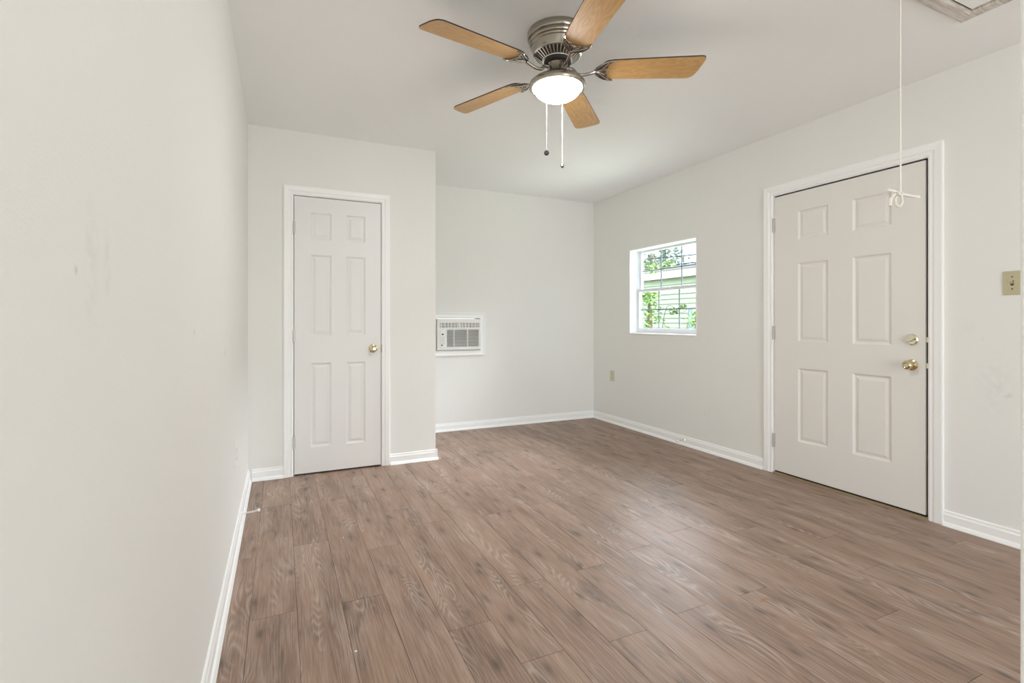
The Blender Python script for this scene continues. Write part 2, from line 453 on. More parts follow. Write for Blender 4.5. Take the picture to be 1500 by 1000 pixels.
# ------------------------------------------------------------------ six-panel doors
def panel_door(b, s0, s1, z0, z1, d0, th, cols, rows):
    """front face at depth d0 (towards the room), body th thick; b maps (s, d, z)"""
    S = sorted([s0, s1] + [x for c in cols for x in c]); Z = sorted([z0, z1] + [x for r in rows for x in r])
    for i in range(len(S) - 1):
        for j in range(len(Z) - 1):
            cs, cz = (S[i] + S[i + 1]) / 2, (Z[j] + Z[j + 1]) / 2
            if any(c[0] < cs < c[1] for c in cols) and any(r[0] < cz < r[1] for r in rows): continue
            b.face([b.v(p) for p in ((S[i], d0, Z[j]), (S[i + 1], d0, Z[j]), (S[i + 1], d0, Z[j + 1]), (S[i], d0, Z[j + 1]))])
    lev = [(0, 0), (.004, .003), (.009, .0075), (.015, .009), (.019, .0085), (.034, .0035), (.038, .003)]
    for c in cols:
        for r in rows:
            prev = None
            for ins, dep in lev:
                ring = [b.v(p) for p in ((c[0] + ins, d0 - dep, r[0] + ins), (c[1] - ins, d0 - dep, r[0] + ins), (c[1] - ins, d0 - dep, r[1] - ins), (c[0] + ins, d0 - dep, r[1] - ins))]
                if prev:
                    for k in range(4): b.face([prev[k], prev[(k + 1) % 4], ring[(k + 1) % 4], ring[k]])
                prev = ring
            b.face(prev)
    e = d0 - th
    for q in (((s0, z0), (s1, z0)), ((s1, z0), (s1, z1)), ((s1, z1), (s0, z1)), ((s0, z1), (s0, z0))):
        b.face([b.v(p) for p in ((q[0][0], d0, q[0][1]), (q[1][0], d0, q[1][1]), (q[1][0], e, q[1][1]), (q[0][0], e, q[0][1]))])
    b.face([b.v(p) for p in ((s0, e, z0), (s0, e, z1), (s1, e, z1), (s1, e, z0))])

def casing(f, a0, a1, top, w, name, parent, material):
    """mitred moulded casing around an opening a0..a1 up to top, on the wall face (d=0)"""
    prof = [(0, 0), (0, .010), (.006, .013), (.012, .0115), (.020, .0115), (.028, .0155), (w - .020, .0165), (w - .006, .018), (w, .016), (w, 0)]
    b = B(f)
    path = lambda o: [(a0 - o, 0.0005), (a0 - o, top + o), (a1 + o, top + o), (a1 + o, 0.0005)]
    rings = [[b.v((p[0], d, p[1])) for p in path(o)] for o, d in prof]
    for A, Bq in zip(rings, rings[1:]):
        for i in range(3): b.face([A[i], A[i + 1], Bq[i + 1], Bq[i]])
    A, Bq = rings[-1], rings[0]
    for i in range(3): b.face([A[i], A[i + 1], Bq[i + 1], Bq[i]])
    b.face([r[0] for r in rings]); b.face([r[-1] for r in rings][::-1])
    return b.build(name, material, parent)

def hinge(f, s, z, d, name, parent, side=1, L=.09):
    b = B(f)
    for k in range(5):
        n = 10; z0 = z - L / 2 + k * L / 5; z1 = z0 + L / 5 - .0012
        r = .0058
        ring = [[b.v((s + r * math.cos(2 * PI * i / n), d + r * math.sin(2 * PI * i / n), zz)) for i in range(n)] for zz in (z0, z1)]
        for i in range(n): b.face([ring[0][i], ring[0][(i + 1) % n], ring[1][(i + 1) % n], ring[1][i]])
        b.face(ring[0][::-1]); b.face(ring[1])
    b.box(s - .011, s + .011, d - .008, d - .004, z - L / 2, z + L / 2)
    return b.build(name, M['steel'], parent)

def knob(f, s, z, d, name, parent, material, R=.027):
    """round door knob with rosette, axis along d"""
    prof = [(0.0001, 0), (.031, 0), (.0325, .002), (.031, .006), (.024, .009), (.014, .011), (.011, .016), (.0105, .026), (.013, .031), (R * .82, .036), (R, .045), (R * .98, .053), (R * .82, .060), (R * .55, .0635), (R * .45, .0625), (R * .40, .060), (.0001, .060)]
    b = B(f); n = 32; rings = []
    for r, h in prof: rings.append([b.v((s + r * math.cos(2 * PI * i / n), d + h, z + r * math.sin(2 * PI * i / n))) for i in range(n)])
    for A, Bq in zip(rings, rings[1:]):
        for i in range(n): b.face([A[i], A[(i + 1) % n], Bq[(i + 1) % n], Bq[i]])
    return b.build(name, material, parent, smooth=True)

# --- closet door
fc = lambda s, d, z: (s, YC - d, z)
d1 = thing('door_1', 'narrow white six-panel closet door with round brass knob on its right', 'door', (.39, YC, 0), 'structure')
b = B(fc); panel_door(b, .088, .698, .012, 2.014, .004, .035, [(.197, .340), (.446, .584)], [(.196, .808), (1.008, 1.597), (1.708, 1.905)])
leaf = b.build('door_leaf', M['door'], d1, weld=True)
casing(fc, .078, .706, 2.024, CS - .006, 'casing', d1, M['trim'])
b = B(fc)
b.box(DC[0] + .0005, .083, -.105, .006, .0005, 2.0205); b.box(.703, DC[1] - .0005, -.105, .006, .0005, 2.0205); b.box(DC[0] + .0005, DC[1] - .0005, -.105, .006, 2.0205, DC[3] - .0005)
b.box(.083, .095, -.055, -.034, .0005, 2.0205); b.box(.691, .703, -.055, -.034, .0005, 2.0205); b.box(.095, .691, -.055, -.034, 2.009, 2.0205)
b.build('door_jamb', M['trim'], d1)
for z in (1.786, 1.012, .242): hinge(fc, .0845, z, .012, 'hinge', d1)
k = knob(fc, .640, .905, .0042, 'door_knob', d1, M['brass'], .025); k['label'] = 'small round brass knob'
b = B(fc); b.box(.699, .7065, -.012, .0068, .872, .932); b.build('strike_plate', mat('dull_antique_brass', (.30, .26, .16), .45, .7), d1)

# --- entry door
fr = lambda s, d, z: (XR - d, s, z)
d2 = thing('door_2', 'wide white six-panel entry door with brass knob and deadbolt', 'door', (XR, 2.04, 0), 'structure')
b = B(fr); panel_door(b, 1.571, 2.520, .022, 2.020, .001, .044, [(1.744, 1.967), (2.124, 2.336)], [(.270, .784), (.969, 1.521), (1.684, 1.888)])
leaf2 = b.build('door_leaf', M['door2'], d2, weld=True)
casing(fr, 1.552, 2.532, 2.036, .068, 'casing', d2, M['trim'])
b = B(fr)
b.box(DR[0] + .0005, 1.557, -RW, .006, .0005, 2.030); b.box(2.5245, DR[1] - .0005, -RW, .006, .0005, 2.030); b.box(DR[0] + .0005, DR[1] - .0005, -RW, .006, 2.030, DR[3] - .0005)
b.build('door_jamb', M['trim'], d2)
b = B(fr)
b.box(1.557, 1.592, -.075, -.045, .0005, 2.030); b.box(2.500, 2.5245, -.075, -.045, .0005, 2.030); b.box(1.592, 2.500, -.075, -.045, 2.002, 2.030)
b.box(1.557, 1.5700, -.045, -.012, .0105, 2.028); b.box(1.571, 2.520, -.045, -.006, .0105, .0215); b.box(1.574, 2.520, -.045, -.010, 2.0225, 2.0295)
b.build('gap_shade_weatherstrip', M['dark'], d2)  # stops and strips coloured near black for the shade in the door gap
b = B(fr); b.box(1.557, 2.5245, -.154, .012, .0005, .010)
b.build('threshold', M['sill'], d2)
for z in (1.818, 1.029, .240): hinge(fr, 2.523, z, .010, 'hinge', d2, L=.10)
k = knob(fr, 1.638, .862, .0012, 'door_knob', d2, M['brass'], .026); k['label'] = 'round brass knob'
# deadbolt rose with thumb turn
b = B(fr); n = 32; rings = []
for r, h in [(.0001, 0), (.032, 0), (.0335, .003), (.032, .009), (.026, .014), (.0001, .015)]:
    rings.append([b.v((1.634 + r * math.cos(2 * PI * i / n), .0012 + h, 1.008 + r * math.sin(2 * PI * i / n))) for i in range(n)])
for A, Bq in zip(rings, rings[1:]):
    for i in range(n): b.face([A[i], A[(i + 1) % n], Bq[(i + 1) % n], Bq[i]])
db = b.build('deadbolt', M['satin'], d2, smooth=True); db['label'] = 'pale gold deadbolt rose'
b = B(fr); a = math.radians(-28)
pts = [(-.024, -.005), (-.012, -.0085), (.012, -.0085), (.024, -.005), (.024, .005), (.012, .0085), (-.012, .0085), (-.024, .005)]
b.prism([(1.634 + p[0] * math.cos(a) - p[1] * math.sin(a), .0165, 1.008 + p[0] * math.sin(a) + p[1] * math.cos(a)) for p in pts], (0, .016, 0))
b.build('thumb_turn', M['satin'], db, bevel=.002)
b = B(fr)
for z in (1.008, .862): b.box(1.5568, 1.5705, -.009, -.003, z - .014, z + .014)
b.build('latch_bolt', M['satin'], d2)

# ------------------------------------------------------------------ window in the right wall
w1 = thing('window_1', 'small white double-hung window with gridded sashes in the right wall', 'window', (XR, 3.7385, .98), 'structure')
WY0, WY1, WZ0, WZ1 = WIN
e = .0006
b = B()                                                           # white boards lining the opening
b.box(XR - .002, XR + .086, WY1 - .012, WY1 - e, WZ0 + e, WZ1 - e); b.box(XR - .002, XR + .086, WY0 + e, WY0 + .012, WZ0 + e, WZ1 - e)
b.box(XR - .002, XR + .086, WY0 + .012, WY1 - .012, WZ1 - .012, WZ1 - e)
b.build('reveal_lining', M['trim'], w1)
b = B(); b.box(XR - .008, XR + .086, WY0 + .012, WY1 - .012, WZ0 + e, WZ0 + .014)
b.build('sill', M['trim'], w1, bevel=.002)
def ring(b, x0, x1, y0, y1, z0, z1, w, wb=None):
    wb = wb or w
    b.box(x0, x1, y0, y0 + w, z0, z1); b.box(x0, x1, y1 - w, y1, z0, z1)
    b.box(x0, x1, y0 + w, y1 - w, z0, z0 + wb); b.box(x0, x1, y0 + w, y1 - w, z1 - w, z1)
b = B(); ring(b, XR + .086, XR + .151, WY0 + e, WY1 - e, WZ0 + e, WZ1 - e, .014, .030)
b.build('window_frame', M['vinyl'], w1, bevel=.002)
ZM = 1.428
def sash(name, x, z0, z1, rb, rt):
    b = B(); y0, y1 = WY0 + .0155, WY1 - .0155; st = .030
    b.box(x, x + .028, y0, y0 + st, z0, z1); b.box(x, x + .028, y1 - st, y1, z0, z1)
    b.box(x, x + .028, y0 + st, y1 - st, z0, z0 + rb); b.box(x, x + .028, y0 + st, y1 - st, z1 - rt, z1)
    s = b.build(name, M['vinyl'], w1, bevel=.0015)
    b = B(); b.box(x + .011, x + .015, y0 + st, y1 - st, z0 + rb, z1 - rt); b.build('pane', M['pane'], s)
    b = B()
    for i in (1, 2):
        yy = y0 + st + (y1 - y0 - 2 * st) * i / 3; b.box(x + .0155, x + .0215, yy - .006, yy + .006, z0 + rb, z1 - rt)
    zz = (z0 + rb + z1 - rt) / 2; b.box(x + .0155, x + .0215, y0 + st, y1 - st, zz - .006, zz + .006)
    b.build('muntin_grid', M['grille'], s)
    return s
def pane_mat():
    m = bpy.data.materials.new('clear_window_glass'); m.use_nodes = True; t = m.node_tree; t.nodes.clear()
    o = t.nodes.new('ShaderNodeOutputMaterial'); tr = t.nodes.new('ShaderNodeBsdfTransparent'); gl = t.nodes.new('ShaderNodeBsdfGlossy'); mx = t.nodes.new('ShaderNodeMixShader')
    tr.inputs[0].default_value = (.96, .975, .97, 1); gl.inputs['Roughness'].default_value = .02; mx.inputs[0].default_value = .05
    t.links.new(tr.outputs[0], mx.inputs[1]); t.links.new(gl.outputs[0], mx.inputs[2]); t.links.new(mx.outputs[0], o.inputs[0]); return m
M['pane'] = pane_mat()
sash('lower_sash', XR + .090, WZ0 + .031, ZM + .016, .034, .030)
sash('upper_sash', XR + .120, ZM - .014, WZ1 - .0155, .028, .018)
b = B(); b.box(XR + .078, XR + .090, 3.70, 3.76, ZM + .002, ZM + .014); b.build('sash_lock', M['vinyl'], w1, bevel=.002)

# ------------------------------------------------------------------ through-wall air conditioner
fa = lambda s, d, z: (s, YF - d, z)
b = B(fa)
tw = .056
prof_ac = [(0, .014), (.006, .018), (.014, .012), (tw - .016, .014), (tw - .008, .022), (tw, .020)]
o_ = lambda o: [(AC[0] - o, AC[2] - o), (AC[1] + o, AC[2] - o), (AC[1] + o, AC[3] + o), (AC[0] - o, AC[3] + o)]
rings = [[b.v((p[0], d, p[1])) for p in o_(o)] for o, d in [(0, 0)] + prof_ac + [(tw, 0)]]
for A, Bq in zip(rings, rings[1:] + rings[:1]):
    for i in range(4): b.face([A[i], A[(i + 1) % 4], Bq[(i + 1) % 4], Bq[i]])
tag(b.build('trim_2', M['trim'], weld=True), kind='structure')
ac = thing('air_conditioner', 'white through-wall air conditioner with slatted grille set in the far wall', 'air conditioner', (1.643, YF, .82))
x0, x1, z0, z1 = AC[0] + .006, AC[1] - .006, AC[2] + .006, AC[3] - .006
D = .045
b = B(fa); b.box(x0 + .004, x1 - .004, -.28, .008, z0 + .004, z1 - .004); b.build('case', M['acw'], ac)
b = B(fa)                                                         # front bezel with openings
gz0, gz1, lz0, lz1 = z0 + .030, z0 + .205, z0 + .226, z0 + .272
gx0, gx1 = x0 + .098, x1 - .016
b.box(x0, x1, .008, D, z0, gz0); b.box(x0, x1, .008, D, gz1, lz0); b.box(x0, x1, .008, D, lz1, z1)
b.box(x0, gx0, .008, D, gz0, gz1); b.box(gx1, x1, .008, D, gz0, gz1)
lx0, lxm, lx1 = x0 + .022, x0 + .232, x1 - .012
b.box(x0, lx0, .008, D, lz0, lz1); b.box(lx1, x1, .008, D, lz0, lz1); b.box(lxm - .008, lxm + .008, .008, D, lz0, lz1)
bez = b.build('front_bezel', M['acw'], ac, weld=True)
b = B(fa); b.box(gx0, gx1, .009, .014, gz0, gz1); b.box(lx0, lx1, .009, .014, lz0, lz1); b.build('recess', M['acd'], ac)
b = B(fa)
n = 13
for i in range(n):
    zc = gz0 + (gz1 - gz0) * (i + .5) / n
    b.prism([(gx0, D - .003, zc - .0022), (gx0, D - .003, zc + .0026), (gx0, .020, zc + .0052), (gx0, .020, zc + .0010)], (gx1 - gx0, 0, 0))
for xx in (gx0 + (gx1 - gx0) * .22, gx0 + (gx1 - gx0) * .64): b.box(xx - .0035, xx + .0035, .016, D - .001, gz0, gz1)
b.build('intake_grille', M['acw'], ac)
for (a, c) in ((lx0, lxm - .008), (lxm + .008, lx1)):              # the two air outlets with tilted vanes
    b = B(fa); m_ = 6
    for i in range(m_):
        xx = a + (c - a) * (i + .5) / m_
        b.prism([(xx - .010, .018, lz0), (xx - .005, .018, lz0), (xx + .013, .040, lz0), (xx + .006, .040, lz0)], (0, 0, lz1 - lz0))
    b.box(a, c, .034, .042, (lz0 + lz1) / 2 - .002, (lz0 + lz1) / 2 + .002)
    b.build('outlet_louver', M['white_pl'], ac)
cp = B(fa).box(x0 + .030, x0 + .084, D, D + .004, gz0 - .006, gz1 - .012).build('control_panel', M['white_pl'], ac, bevel=.0015)
for (xx, zz, r) in ((x0 + .052, gz0 + .128, .0085), (x0 + .045, gz0 + .020, .007)):
    b = B(fa); n = 16
    rr = [[b.v((xx + q * math.cos(2 * PI * i / n), d, zz + q * math.sin(2 * PI * i / n))) for i in range(n)] for q, d in ((r, D + .004), (r, D + .011), (.0001, D + .0115))]
    for A, Bq in zip(rr, rr[1:]):
        for i in range(n): b.face([A[i], A[(i + 1) % n], Bq[(i + 1) % n], Bq[i]])
    b.build('control_knob', M['black'], cp, smooth=True)
b = B(fa)
for i in range(5): b.box(x0 + .040, x0 + .074, D + .004, D + .0046, gz0 + .035 + i * .016, gz0 + .037 + i * .016)
b.build('control_marking', M['acd'], cp)
tg = B(fa).box(1.383, 1.397, .0175, .0195, .862, .925).build('tag', M['tagg'])
tag(tg, 'tiny yellow-green tag stuck on the white trim left of the air conditioner', 'tag')

# ------------------------------------------------------------------ outlets and switch
def plate(name, f, s, z, label, cat, material, kind):
    t = thing(name, label, cat, f(s, 0, z - .06))
    b = B(f); b.box(s - .036, s + .036, .0003, .0055, z - .059, z + .059); b.build('cover_plate', material, t, bevel=.002)
    if kind == 'outlet':
        for dz in (-.021, .021):
            b = B(f); n = 20
            pts = []
            for i in range(n):
                a = 2 * PI * i / n; pts.append((s + .0165 * math.cos(a), .0055, z + dz + max(-.0125, min(.0125, .0165 * math.sin(a)))))
            b.prism(pts, (0, .002, 0)); sk = b.build('socket', material, t)
            b = B(f); b.box(s - .0075, s - .0055, .0075, .0078, z + dz - .002, z + dz + .006); b.box(s + .0055, s + .0075, .0075, .0078, z + dz - .002, z + dz + .006); b.box(s - .002, s + .002, .0075, .0078, z + dz - .009, z + dz - .005)
            b.build('slot', M['void'], sk)
        b = B(f); b.box(s - .003, s + .003, .0055, .0065, z - .003, z + .003); b.build('screw', M['steel'], t)
    else:
        b = B(f); b.box(s - .006, s + .006, .0055, .0062, z - .013, z + .013); b.build('toggle_slot', M['brown_fill'], t)
        b = B(f); b.prism([(s - .0045, .0055, z - .004), (s - .0045, .0055, z + .006), (s - .0045, .017, z + .013), (s - .0045, .017, z + .006)], (.009, 0, 0)); b.build('toggle', material, t)
        for dz in (-.030, .030):
            b = B(f); b.box(s - .003, s + .003, .0055, .0064, z + dz - .003, z + dz + .003); b.build('screw', M['brown_fill'], t)
    return t
plate('power_outlet', fr, 4.497, .517, 'beige duplex outlet low on the right wall below the window', 'outlet', M['almond2'], 'outlet')
plate('light_switch', fr, 1.203, 1.303, 'almond toggle light switch on the wall right of the entry door', 'light switch', M['almond'], 'switch')
plate('power_outlet', lambda s, d, z: (XL + d, s, z), 2.86, .445, 'white duplex outlet low on the left wall near the closet', 'outlet', M['white_pl'], 'outlet')

# ------------------------------------------------------------------ spring door stops
def door_stop(base, dirv, droop, label, m_sp, m_tip):
    t = thing('door_stop', label, 'door stop', base)
    p = Vector(base); d = Vector(dirv).normalized(); side = Vector((-d.y, d.x, 0))
    L = .072; pts = []; n = 150
    for i in range(n + 1):
        u = i / n; a = u * 2 * PI * 15; r = .0048
        c = p + d * (.006 + u * L) + Vector((0, 0, droop * u * u))
        pts.append(c + side * (r * math.cos(a)) + Vector((0, 0, r * math.sin(a))))
    b = B(); b.tube([p, p + d * .007], [.009, .006], n=12); b.build('mount', m_sp, t)
    b = B(); b.tube(pts, .0011, n=5); b.build('spring', m_sp, t)
    tip = p + d * (.006 + L) + Vector((0, 0, droop))
    b = B(); b.tube([tip - d * .002, tip + d * .002, tip + d * .010, tip + d * .012], [.006, .0085, .0085, .006], n=14); b.build('rubber_tip', m_tip, t)
    return t
door_stop((XL + .0128, 3.13, .052), (1, -.05, 0), .006, 'white spring door stop on the left wall baseboard', M['white_pl'], M['white_pl'])
door_stop((XR - .0128, 3.405, .052), (-1, .1, 0), -.006, 'small metal spring door stop on the right wall baseboard', M['satin'], M['white_pl'])

# ------------------------------------------------------------------ attic hatch and its cord
hx0, hx1, hy0, hy1 = 1.50, 2.802, .56, 1.198
hatch = thing('attic_hatch', 'attic hatch panel in white wooden trim on the ceiling corner', 'hatch', ((hx0 + hx1) / 2, (hy0 + hy1) / 2, H))
b = B()
prof = [(0, -.0005), (0, -.014), (.008, -.018), (.050, -.018), (.058, -.012), (.058, -.0005)]
rc = lambda o: [(hx0 + o, hy0 + o), (hx1 - o, hy0 + o), (hx1 - o, hy1 - o), (hx0 + o, hy1 - o)]
rings = [[b.v((p[0], p[1], H + z)) for p in rc(o)] for o, z in prof]
for A, Bq in zip(rings, rings[1:] + rings[:1]):
    for i in range(4): b.face([A[i], A[(i + 1) % 4], Bq[(i + 1) % 4], Bq[i]])
b.build('trim_frame', M['hatchwood'], hatch, weld=True)
b = B(); b.box(hx0 + .066, hx1 - .066, hy0 + .066, hy1 - .066, H - .007, H - .0005); b.build('panel', M['ceiling'], hatch)
b = B(); ring_ = [(.058, .066)]
b.box(hx0 + .058, hx1 - .058, hy0 + .058, hy1 - .058, H - .0025, H - .0006); b.build('shadow_gap', M['brown_fill'], hatch)  # dark brown sheet carries the shade of the gap in its colour

cx_, cy_ = 2.17, 1.118
kz = 1.607
b = B()
b.tube([(cx_, cy_, H - .0075), (cx_, cy_, 2.0), (cx_ + .001, cy_, kz + .01), (cx_, cy_, kz)], .0031, n=8)
ux, uy = math.cos(YAW), -math.sin(YAW)                            # a direction across the room for the bow
def P(a, z, dd=0): return (cx_ + ux * a + uy * dd * -1, cy_ + uy * a + ux * dd, kz + z)
def smooth(pts, k=6):
    out = []
    n = len(pts)
    for i in range(n - 1):
        p0, p1, p2, p3 = [Vector(pts[max(0, min(n - 1, j))]) for j in (i - 1, i, i + 1, i + 2)]
        for s in range(k):
            t = s / k
            out.append(.5 * ((2 * p1) + (-p0 + p2) * t + (2 * p0 - 5 * p1 + 4 * p2 - p3) * t * t + (-p0 + 3 * p1 - 3 * p2 + p3) * t ** 3))
    out.append(Vector(pts[-1])); return out
b.tube(smooth([P(0, 0, .004), P(.025, -.006, .008), (P(.052, -.011, .006)), P(.068, -.013, 0), P(.064, -.018, -.006), P(.035, -.012, -.006), P(0, -.004, -.004)]), .0052, n=8)
b.tube(smooth([P(0, -.002, .002), P(-.020, .008, .005), P(-.038, .012, .004), P(-.050, .014, 0)]), .0052, n=8)
b.tube(smooth([P(-.004, 0, .003), P(-.020, -.006, .004), P(-.034, -.025, .003), P(-.040, -.050, 0)]), .0052, n=8)
b.tube(smooth([P(0, -.002, .003), P(-.014, -.018, .006), P(-.016, -.042, .003), P(-.004, -.052, 0), P(.004, -.034, -.003), P(-.001, -.006, -.003)]), .0052, n=8)
b.tube(smooth([P(-.010, .004, .002), P(.0, .007, .008), P(.010, 0, .004), P(.004, -.008, -.004), P(-.008, -.006, -.006), P(-.012, .002, -.002)]), .0045, n=8)
tag(b.build('pull_cord', M['cord'], smooth=True), 'white attic pull cord tied in a loose bow in front of the entry door', 'cord')

# ------------------------------------------------------------------ ceiling fan
FX, FY = 1.1946, 2.0651
fan = thing('ceiling_fan', 'flush-mount ceiling fan with five maple blades, nickel motor and lit glass bowl', 'ceiling fan', (FX, FY, H))
c0 = (FX, FY, 0)
B().lathe([(.0001, H - .0005), (.141, H - .0005), (.1425, H - .006), (.1425, H - .026), (.139, H - .032), (.134, H - .034)], c0).build('canopy', M['nickel'], fan, smooth=True)
B().lathe([(.133, H - .033), (.133, H - .040), (.136, H - .044), (.134, H - .050), (.129, H - .053), (.131, H - .058), (.129, H - .064), (.124, H - .067), (.118, H - .090), (.114, H - .100)], c0, cap=False).build('motor_housing', M['nickel'], fan, smooth=True)
b = B(); b.mi = 1
b.lathe([(.112, H - .099), (.109, H - .102), (.070, H - .128), (.060, H - .130)], c0)
b.mi = 0
b.lathe([(.1145, H - .099), (.1145, H - .104), (.108, H - .1065), (.106, H - .103)], c0, cap=False)
b.lathe([(.073, H - .1275), (.072, H - .132), (.062, H - .134), (.060, H - .130)], c0, cap=False)
for i in range(36):
    a = 2 * PI * i / 36; ca, sa = math.cos(a), math.sin(a); w = .0028
    p = lambda r, t, z: (FX + r * ca - t * sa, FY + r * sa + t * ca, z)
    v = [b.v(q) for q in (p(.111, -w * 1.3, H - .1035), p(.111, w * 1.3, H - .1035), p(.070, w, H - .1315), p(.070, -w, H - .1315), p(.111, -w * 1.3, H - .100), p(.111, w * 1.3, H - .100), p(.070, w, H - .126), p(.070, -w, H - .126))]
    for q in ((0, 1, 2, 3), (4, 7, 6, 5), (0, 4, 5, 1), (3, 2, 6, 7), (0, 3, 7, 4), (1, 5, 6, 2)): b.face([v[k] for k in q])
b.build('vent_ring', [mat('bright_nickel', (.72, .69, .64), .2, 1), M['void']], fan, smooth=True)
B().lathe([(.064, H - .129), (.064, H - .143), (.052, H - .145), (.044, H - .149)], c0).build('rotor_hub', M['void'], fan, smooth=True)

PH, WB0, WB1, PT = math.radians(-28.16), .1223, .1415, -.1838
TX, TY = -.0171, -.0293
ZB = 2.3012
def blade_pt(k, r, s, dz):
    a = PH + k * 2 * PI / 5
    x = r * math.cos(a) - s * math.cos(PT) * math.sin(a) + 0
    y = r * math.sin(a) + s * math.cos(PT) * math.cos(a)
    return (FX + x, FY + y, ZB + s * math.sin(PT) + TX * x + TY * y + dz)
def halfw(r): return (WB0 + (WB1 - WB0) * (r - .25) / .35) / 2
def outline():
    """blade outline in (r, s): base rounded, tip slanted with round corners"""
    pts = []
    r0 = .205
    for i in range(9):                                            # rounded base corners
        t = -PI / 2 - i / 8 * PI / 2
        pass
    hb = halfw(.25)
    base = [(.262, -hb), (.235, -hb * .93), (.218, -hb * .75), (.209, -hb * .45), (.206, 0), (.209, hb * .45), (.218, hb * .75), (.235, hb * .93), (.262, hb)]
    for r in (.35, .45, .55): base.append((r, halfw(r)))
    hw = halfw(.62)
    base += [(.610, hw), (.628, hw * .97), (.642, hw * .86), (.652, hw * .66), (.662, hw * .3), (.669, -hw * .15), (.675, -hw * .55), (.6765, -hw * .78), (.673, -hw * .92), (.664, -hw * .985), (.650, -hw)]
    for r in (.55, .45, .35): base.append((r, -halfw(r)))
    return base
OUT = outline()
for k in range(5):
    bm = bmesh.new(); uvl = bm.loops.layers.uv.new('UVMap')
    lo = [bm.verts.new(blade_pt(k, r, s, 0)) for r, s in OUT]; hi = [bm.verts.new(blade_pt(k, r, s, .006)) for r, s in OUT]
    f = bm.faces.new(lo[::-1]); f.material_index = 0
    for lp in f.loops:
        i = lo.index(lp.vert); lp[uvl].uv = (OUT[i][0] + k * 1.7, OUT[i][1] + k * .6)
    f = bm.faces.new(hi); f.material_index = 1
    for i in range(len(lo)):
        f = bm.faces.new([lo[i], lo[(i + 1) % len(lo)], hi[(i + 1) % len(lo)], hi[i]]); f.material_index = 1
    bmesh.ops.recalc_face_normals(bm, faces=bm.faces)
    me = bpy.data.meshes.new('blade'); bm.to_mesh(me); bm.free()
    me.materials.append(M['maple']); me.materials.append(M['walnut'])
    o = bpy.data.objects.new('blade', me); COL.objects.link(o); o.parent = fan; o.location = -Vector(fan.location)
    # cast iron: curved arm and a crescent plate with scrolls under the blade root
    b = B()
    q = lambda r, s, dz: blade_pt(k, r, s, dz)
    arm = smooth([q(.052, 0, .012), q(.075, 0, .004), q(.095, 0, -.016), q(.125, 0, -.020), q(.155, 0, -.014), q(.178, 0, -.007)], 5)
    b.tube(arm, [.0085] * 8 + [.0075] * (len(arm) - 8), n=8)
    hb = halfw(.25) * 1.02
    outer = [(.268, -hb), (.248, -hb * 1.0), (.222, -hb * .86), (.200, -hb * .62), (.183, -hb * .32), (.176, 0), (.183, hb * .32), (.200, hb * .62), (.222, hb * .86), (.248, hb * 1.0), (.268, hb)]
    inner = [(.246, hb * .80), (.234, hb * .58), (.236, hb * .34), (.226, hb * .16), (.232, 0), (.226, -hb * .16), (.236, -hb * .34), (.234, -hb * .58), (.246, -hb * .80)]
    poly = outer + inner
    n_ = len(poly)
    mid = [( (.176 + .232) / 2, 0)]
    a_ = [b.v(q(r, s, -.0015)) for r, s in poly]; c_ = [b.v(q(r, s, -.0045)) for r, s in poly]
    no = len(outer)
    io = [min(no - 1, max(0, round(i * (no - 1) / (len(inner) - 1)))) for i in range(len(inner))][::-1]
    for L_ in (a_, c_):                                            # triangulated strip between the outer and the inner curve
        O, I = L_[:no], L_[no:][::-1]
        for i in range(no - 1):
            j0 = min(len(I) - 1, int(i * (len(I) - 1) / (no - 1))); j1 = min(len(I) - 1, int((i + 1) * (len(I) - 1) / (no - 1)))
            b.face([O[i], O[i + 1], I[j1]] if j0 == j1 else [O[i], O[i + 1], I[j1], I[j0]])
    for i in range(n_): b.face([a_[i], a_[(i + 1) % n_], c_[(i + 1) % n_], c_[i]])
    b.tube(smooth([q(r, s, -.005) for r, s in outer], 3), .0032, n=6)
    b.tube(smooth([q(r, s, -.005) for r, s in inner], 3), .0022, n=6)
    for sg in (-1, 1):
        b.tube(smooth([q(.180, sg * .002, -.006), q(.205, sg * hb * .30, -.007), (q(.222, sg * hb * .58, -.007)), q(.240, sg * hb * .85, -.006)], 4), .0024, n=6)
        b.tube(smooth([q(.182, 0, -.006), q(.205, sg * hb * .12, -.007), q(.224, sg * hb * .36, -.006)], 4), .0022, n=6)
        b.lathe([(.0001, -.009), (.0045, -.008), (.005, -.004)], Vector(q(.215, sg * hb * .45, 0)), n=10)
    b.build('blade_iron', M['nickel2'], fan, smooth=True)

lk = B().lathe([(.042, H - .142), (.049, H - .146), (.049, H - .150), (.046, H - .154), (.046, H - .184), (.052, H - .194), (.070, H - .204), (.098, H - .216), (.122, H - .229), (.132, H - .238), (.1345, H - .245), (.1345, H - .254), (.132, H - .260), (.126, H - .263), (.119, H - .262), (.115, H - .257), (.112, H - .245)], c0, cap=False).build('light_fitter', M['nickel'], fan, smooth=True)
R_, d_ = .1135, .064
prof = [(R_ * math.cos(t), H - .2545 - d_ * math.sin(t)) for t in [i / 14 * PI / 2 for i in range(15)]]
prof[-1] = (.0005, prof[-1][1])
B().lathe(prof, c0, cap=False).build('glass_bowl', M['glow'], lk, smooth=True)

